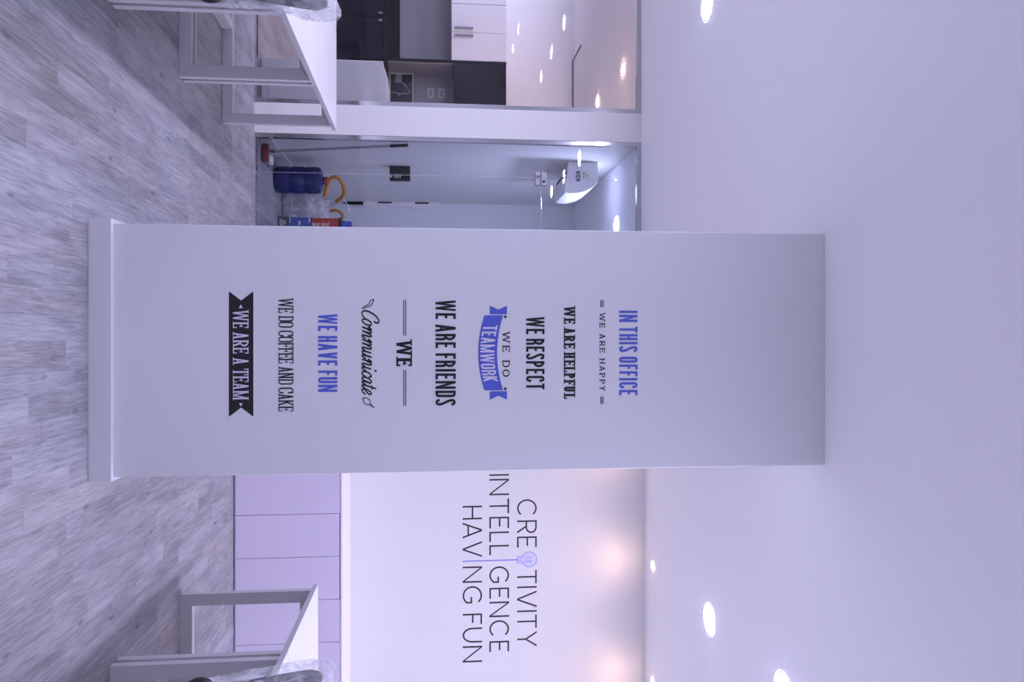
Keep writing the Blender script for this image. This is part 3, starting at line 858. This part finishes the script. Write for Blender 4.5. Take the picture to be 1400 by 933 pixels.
def vinyl(name, polys, y, mtl, parent=None, lift=.0006, warp=None, offset=(0, 0)):
    """thin stickers on a wall plane that faces the viewer; parent-relative when offset given"""
    mb = MB(); fn = warp or (lambda u, v: (u, v))
    for i_, p in enumerate(polys):
        ar = sum(p[i][0]*p[(i+1) % len(p)][1]-p[(i+1) % len(p)][0]*p[i][1] for i in range(len(p)))
        if ar < 0: p = p[::-1]
        mb.prism([fn(*c) for c in p], 0, -lift-.00005*(i_ % 7), lambda u, v, d: (u-offset[0], d, v-offset[1]))
    o = mb.build(name, mtl, parent)
    if parent is None: o.location = (0, y, 0)
    return o
def rect(x0, x1, z0, z1): return [(x0, z0), (x1, z0), (x1, z1), (x0, z1)]

FY = CY-.0004
def line(txt, box, st, stem, mtl, label, thin=None, **k):
    cxm = (box[0]+box[1])/2
    o = vinyl('lettering', text_polys(txt, *box, st, stem, thin, **k), FY, mtl, offset=(cxm, box[2]))
    o.location = (cxm, FY, box[2])
    tag(o, label, 'lettering'); return o
line('IN THIS OFFICE', (-.131, .234, 2.170, 2.251), 'sans', .0100, MAT['blue'], 'blue condensed IN THIS OFFICE lettering, the top line on the column', gap=.30, space=.80)
line('WE ARE HELPFUL', (-.150, .248, 1.929, 1.978), 'slab', .0096, MAT['black'], 'bold black slab serif WE ARE HELPFUL lettering on the column', thin=.0056, gap=.08, space=.52)
line('WE RESPECT', (-.103, .206, 1.766, 1.845), 'sans', .0098, MAT['black'], 'black condensed WE RESPECT lettering on the column above the ribbon', gap=.28, space=.78)
line('WE ARE FRIENDS', (-.172, .272, 1.382, 1.467), 'sans', .0104, MAT['black'], 'large black condensed WE ARE FRIENDS lettering on the column', gap=.28, space=.82)
line('WE DO COFFEE AND CAKE', (-.177, .290, .738, .798), 'slab', .0056, MAT['black'], 'thin black slab serif WE DO COFFEE AND CAKE lettering on the column', thin=.0034, gap=.03, space=.56)
line('WE HAVE FUN', (-.112, .211, .898, .976), 'sans', .0096, MAT['blue'], 'blue condensed WE HAVE FUN lettering low on the column', gap=.28, space=.85)
# WE ARE HAPPY between two pairs of dashes
t = thing('lettering', 'small spaced black WE ARE HAPPY lettering with double dashes on the column', 'lettering', (.046, FY, 2.084))
off = (.046, 2.084)
for wp in word_polys('WE ARE HAPPY', -.122, .215, 2.084, 2.108, 'slab', .0042, .0026, gap=.34, space=1.2): vinyl('word', wp, 0, MAT['black'], t, offset=off)
for x0, x1 in ((-.176, -.146), (.239, .270)):
    vinyl('double_dash', [rect(x0, x1, 2.0885, 2.0925), rect(x0, x1, 2.0965, 2.1005)], 0, MAT['black'], t, offset=off)
# WE with double rules
t = thing('lettering', 'bold black WE lettering between long double rules in the middle of the column', 'lettering', (.05, FY, 1.219)); off = (.05, 1.219)
for wp in word_polys('WE', -.005, .105, 1.219, 1.284, 'slab', .0132, .0080, gap=.06): vinyl('word', wp, 0, MAT['black'], t, offset=off)
for x0, x1 in ((-.174, -.022), (.121, .272)):
    vinyl('double_rule', [rect(x0, x1, 1.2480, 1.2512), rect(x0, x1, 1.2562, 1.2594)], 0, MAT['black'], t, offset=off)
# black banner WE ARE A TEAM
t = thing('banner_decal', 'black notched banner sticker reading WE ARE A TEAM, lowest on the column', 'banner', (.053, FY, .540)); off = (.053, .540)
xa, xb, za, zb = -.204, .311, .540, .637; zm = (za+zb)/2; nd = .038
vinyl('banner', [[(xa, za), (xb, za), (xb-nd, zm), (xb, zb), (xa, zb), (xa+nd, zm)]], 0, MAT['black'], t, .0005, offset=off)
def raised(name, polys, mtl, parent, off, warp=None, z0=-.0006, z1=-.0010):
    mb = MB(); fn = warp or (lambda u, v: (u, v))
    for i_, p in enumerate(polys):
        mb.prism([fn(*c) for c in p], z0, z1-.00005*(i_ % 7), lambda u, v, d: (u-off[0], d, v-off[1]))
    return mb.build(name, mtl, parent)
for wp in word_polys('WE ARE A TEAM', -.127, .242, .556, .618, 'slab', .0068, .0040, gap=.08, space=.64): raised('word', wp, MAT['palevinyl'], t, off)
raised('triangle', [[(-.150, zm-.001), (-.135, zm-.009), (-.135, zm+.007)]], MAT['palevinyl'], t, off)
raised('triangle', [[(.268, zm-.001), (.255, zm+.007), (.255, zm-.009)]], MAT['palevinyl'], t, off)
# blue ribbon TEAMWORK with WE DO over it
t = thing('banner_decal', 'blue curved ribbon sticker reading WE DO TEAMWORK in the middle of the column', 'banner', (.05, FY, 1.562)); off = (.05, 1.562)
xc, hw_ = .050, .159
sm = lambda u, v: (u, v+.026*((u-xc)/hw_)**2)
N_ = 24
body = [[(xc-hw_+2*hw_*i/N_, 1.562), (xc-hw_+2*hw_*(i+1)/N_, 1.562), (xc-hw_+2*hw_*(i+1)/N_, 1.642), (xc-hw_+2*hw_*i/N_, 1.642)] for i in range(N_)]
vinyl('ribbon', body, 0, MAT['blue'], t, .0005, warp=sm, offset=off)
z0t, z1t = 1.611, 1.684
vinyl('ribbon_tail', [[(-.150, z0t), (-.1135, z0t), (-.1135, z1t), (-.150, z1t), (-.133, (z0t+z1t)/2)]], 0, MAT['blue'], t, .0005, offset=off)
vinyl('ribbon_tail', [[(.249, z0t), (.249-.017, (z0t+z1t)/2), (.249, z1t), (.2135, z1t), (.2135, z0t)]], 0, MAT['blue'], t, .0005, offset=off)
for xx in (-.103, .203):
    raised('ribbon_curl', [arc(xx, 1.677, .006, .006, 0, 360, 14)[:-1]], MAT['black'], t, off)
ws = text_polys('TEAMWORK', -.066, .172, 1.570, 1.631, 'sans', .0076, gap=.22)
raised('word', ws, MAT['palevinyl'], t, off, warp=sm)
for wp in word_polys('WE DO', -.041, .152, 1.665, 1.696, 'slab', .0056, .0032, gap=.32, space=1.25): vinyl('word', wp, 0, MAT['black'], t, offset=off)
# script word Communicate with leaf flourishes
def script_word(x0, x1, z0, z1):
    """joined slanted hand letters; x height 1, cap height 1.75"""
    S = []; x = 0.0
    def add(pts, dx=0): S.append([(p[0]+dx, p[1]) for p in catmull(pts, 7)])
    # C with a curled start
    add([(1.00, 1.22), (1.10, 1.45), (.98, 1.74), (.72, 1.75), (.35, 1.45), (.12, .85), (.14, .28), (.42, .0), (.75, .08), (1.05, .42)])
    def oo(x):
        add([(x+.55, .92), (x+.28, .98), (x+.06, .62), (x+.06, .22), (x+.28, .0), (x+.52, .22), (x+.60, .62), (x+.52, .92), (x+.62, .80), (x+.88, .84)])
        return x+.86
    def nn(x, humps):
        add([(x-.06, .62), (x+.10, .96), (x+.16, .88), (x+.14, .0)])
        for k in range(humps):
            bx_ = x+.14+.42*k
            last = k == humps-1
            pts = [(bx_, .0), (bx_+.03, .42), (bx_+.22, .95), (bx_+.40, .90), (bx_+.42, .62), (bx_+.42, .0)] if not last else \
                  [(bx_, .0), (bx_+.03, .42), (bx_+.22, .95), (bx_+.40, .88), (bx_+.40, .45), (bx_+.43, .08), (bx_+.58, .02), (bx_+.74, .36)]
            add(pts)
        return x+.14+.42*humps+.36
    def uu(x):
        add([(x+.02, .96), (x+.02, .35), (x+.10, .02), (x+.30, .10), (x+.46, .55), (x+.48, .96), (x+.46, .35), (x+.52, .02), (x+.68, .08), (x+.80, .40)])
        return x+.84
    def ii(x):
        add([(x+.02, .96), (x+.02, .30), (x+.10, .0), (x+.26, .10), (x+.38, .42)])
        S.append([(p[0], p[1]) for p in arc(x+.10, 1.42, .055, .055, 0, 330, 10)])
        return x+.44
    def cc(x):
        add([(x+.50, .70), (x+.46, .92), (x+.28, .97), (x+.06, .66), (x+.05, .25), (x+.24, .0), (x+.46, .10), (x+.64, .42)])
        return x+.62
    def aa(x):
        add([(x+.52, .88), (x+.28, .98), (x+.06, .64), (x+.05, .22), (x+.22, .0), (x+.42, .24), (x+.54, .92)])
        add([(x+.54, .95), (x+.52, .35), (x+.60, .02), (x+.74, .10), (x+.86, .42)])
        return x+.86
    def tt(x):
        add([(x+.10, 1.50), (x+.06, .40), (x+.12, .04), (x+.28, .06), (x+.44, .36)])
        S.append([(x-.12, 1.0), (x+.36, 1.05)])
        return x+.44
    def ee(x):
        add([(x+.0, .30), (x+.30, .48), (x+.48, .74), (x+.38, .97), (x+.16, .84), (x+.04, .40), (x+.16, .02), (x+.42, .06), (x+.62, .36)])
        return x+.6
    x = 1.0; x = oo(x); x = nn(x, 2); x = nn(x, 2); x = uu(x); x = nn(x, 1); x = ii(x); x = cc(x); x = aa(x); x = tt(x); x = ee(x)
    sh = .30
    S = [[(px+sh*pz, pz) for px, pz in s] for s in S]
    xs_ = [p[0] for s in S for p in s]; zs_ = [p[1] for s in S for p in s]
    kx = (x1-x0)/(max(xs_)-min(xs_)); kz = (z1-z0)/(max(zs_)-min(zs_))
    return [[(x0+(px-min(xs_))*kx, z0+(pz-min(zs_))*kz) for px, pz in s] for s in S]
t = thing('lettering', 'black handwritten Communicate lettering with leaf flourishes on the column', 'lettering', (.05, FY, 1.076)); off = (.05, 1.076)
pol = []
for s_ in script_word(-.126, .223, 1.077, 1.147): pol += stroke(s_, .0034, .0024)
vinyl('word', pol, 0, MAT['black'], t, offset=off)
def leaf(sx, x, z):
    pts1 = catmull([(0, .046), (.010, .034), (.012, .018), (.030, .008), (.040, .0)], 6)
    pts2 = catmull([(0, .046), (.020, .040), (.030, .024), (.030, .008)], 6)
    pts3 = catmull([(.030, .008), (.036, -.004), (.040, .002)], 4)
    p = []
    for q in (pts1, pts2, pts3): p += stroke([(x+sx*a, z+b) for a, b in q], .0016, .0016)
    return p
lf1 = []
for q in ([(-.175, 1.126), (-.168, 1.112), (-.158, 1.108), (-.150, 1.100), (-.142, 1.082)], [(-.175, 1.126), (-.160, 1.122), (-.146, 1.112), (-.142, 1.096)],
          [(-.142, 1.096), (-.136, 1.084), (-.138, 1.076)]):
    lf1 += stroke(catmull(q, 6), .0016, .0016)
vinyl('leaf_flourish', lf1, 0, MAT['black'], t, offset=off)
lf2 = []
for q in ([(.237, 1.082), (.239, 1.098), (.247, 1.110), (.262, 1.112), (.279, 1.128)], [(.237, 1.082), (.252, 1.084), (.264, 1.094), (.266, 1.108), (.279, 1.128)]):
    lf2 += stroke(catmull(q, 6), .0016, .0016)
vinyl('leaf_flourish', lf2, 0, MAT['black'], t, offset=off)

# ------------------------------------------------------------------ slogan on the far right wall
SY = 6.30-.0004
def slog(pieces, z0, z1, label):
    x0 = min(p[1] for p in pieces); x1 = max(p[2] for p in pieces); off = ((x0+x1)/2, z0)
    t = thing('slogan_lettering', label, 'lettering', (off[0], SY, z0))
    for txt, a, b in pieces:
        for wp in word_polys(txt, a, b, z0, z1, 'geo', .0128, gap=.20, space=.5): vinyl('word', wp, 0, MAT['charcoal'], t, .0008, offset=off)
    return t
slog([('CRE', 1.262, 1.645), ('TIVITY', 1.827, 2.439)], 2.056, 2.214, 'thin dark CRE TIVITY letters around the bulb sticker, top line of the wall slogan')
slog([('INTELL', 1.060, 1.700), ('GENCE', 1.790, 2.468)], 1.835, 1.992, 'thin dark INTELL GENCE letters, middle line of the wall slogan')
slog([('HAV', 1.305, 1.712), ('NG FUN', 1.785, 2.543)], 1.623, 1.777, 'thin dark HAV NG FUN letters, bottom line of the wall slogan')
bx_, bz = 1.742, 2.150
t = thing('lightbulb_decal', 'violet lightbulb sticker with a long cord line in the middle of the wall slogan', 'sticker', (bx_, SY, 1.623)); off = (bx_, 1.623)
R_ = .060
left = [(-.024, 2.060), (-.024, 2.082), (-.028, 2.098), (-.046, 2.118)]
outl = [(bx_+x, z) for x, z in left] + [(bx_+R_*math.cos(a), bz+.004+R_*math.sin(a)) for a in [math.radians(205-230*i/30) for i in range(31)]] + [(bx_-x, z) for x, z in left[::-1]]
vinyl('bulb_glass', [outl], 0, MAT['bulbfill'], t, .0005, offset=off)
raised('bulb_outline', stroke(outl, .0024, .0024, True), MAT['bulbline'], t, off, z0=-.0006, z1=-.0011)
fil = []
for s_ in (-1, 1):
    fil += stroke(catmull([(bx_+s_*.008, 2.062), (bx_+s_*.008, 2.085), (bx_+s_*.020, 2.104), (bx_+s_*.014, 2.122)], 6), .0018, .0018)
raised('filament', fil, MAT['bulbline'], t, off, z0=-.0006, z1=-.0011)
raised('word', text_polys('IS', bx_-.022, bx_+.026, 2.126, 2.172, 'sans', .0050, gap=.45), MAT['bulbline'], t, off, z0=-.0006, z1=-.0011)
vinyl('cord', [rect(bx_-.0045, bx_+.0045, 1.623, 2.058)], 0, MAT['bulbline'], t, .0006, offset=off)

# ------------------------------------------------------------------ writing on the red carton (reads upwards) and the appliance badge
def small_letters(ch):
    """lower-case strokes, x height 1"""
    return {'l': [[(.1, 0), (.1, 1.6)]],
            'e': [[(.08, .52), (.72, .52)], catmull([(.72, .52), (.62, .92), (.4, 1.0), (.12, .8), (.06, .45), (.2, .08), (.45, 0), (.7, .14)], 5)],
            'g': [catmull([(.68, .8), (.4, 1.0), (.1, .75), (.1, .25), (.4, 0), (.68, .2)], 5), catmull([(.7, 1.0), (.7, .2), (.68, -.3), (.4, -.5), (.1, -.38)], 5)],
            'r': [[(.1, 0), (.1, 1.0)], catmull([(.1, .6), (.25, .95), (.5, .98)], 5)],
            'a': [catmull([(.66, .8), (.4, 1.0), (.1, .75), (.1, .25), (.4, 0), (.66, .2)], 5), [(.7, 0), (.7, 1.0)]],
            'n': [[(.1, 0), (.1, 1.0)], catmull([(.1, .6), (.3, .98), (.6, .92), (.68, .6), (.68, 0)], 5)],
            'd': [catmull([(.66, .8), (.4, 1.0), (.1, .75), (.1, .25), (.4, 0), (.66, .2)], 5), [(.7, 0), (.7, 1.6)]]}[ch]
mb = MB(); pen = .0026; xh = .024; cur = .012
for ch in 'legrand':
    for s_ in small_letters(ch):
        for p in stroke([(cur+px*xh, .072-pz*xh) for px, pz in s_], pen, pen):
            mb.prism([(v, u) for u, v in p], -.0012, -.0002, lambda u, v, d: (u, d, v))
    cur += xh*(.45 if ch == 'l' else .98)
mb.build('printed_word', MAT['whiteprint'], c_red)
mk = MB()
for p in stroke(catmull([(.128, .122), (.112, .124), (.102, .117), (.108, .110), (.122, .108), (.126, .100), (.116, .095), (.100, .097)], 5), .0028, .0028): mk.prism(p, -.0056, -.0042, lambda u, v, d: (u, d, v))
for p in stroke([(.140, .096), (.140, .123)], .0026, .0026)+stroke([(.165, .123), (.142, .109), (.166, .096)], .0026, .0026): mk.prism(p, -.0056, -.0042, lambda u, v, d: (u, d, v))
mk.build('badge_mark', MAT['whiteprint'], ACB)
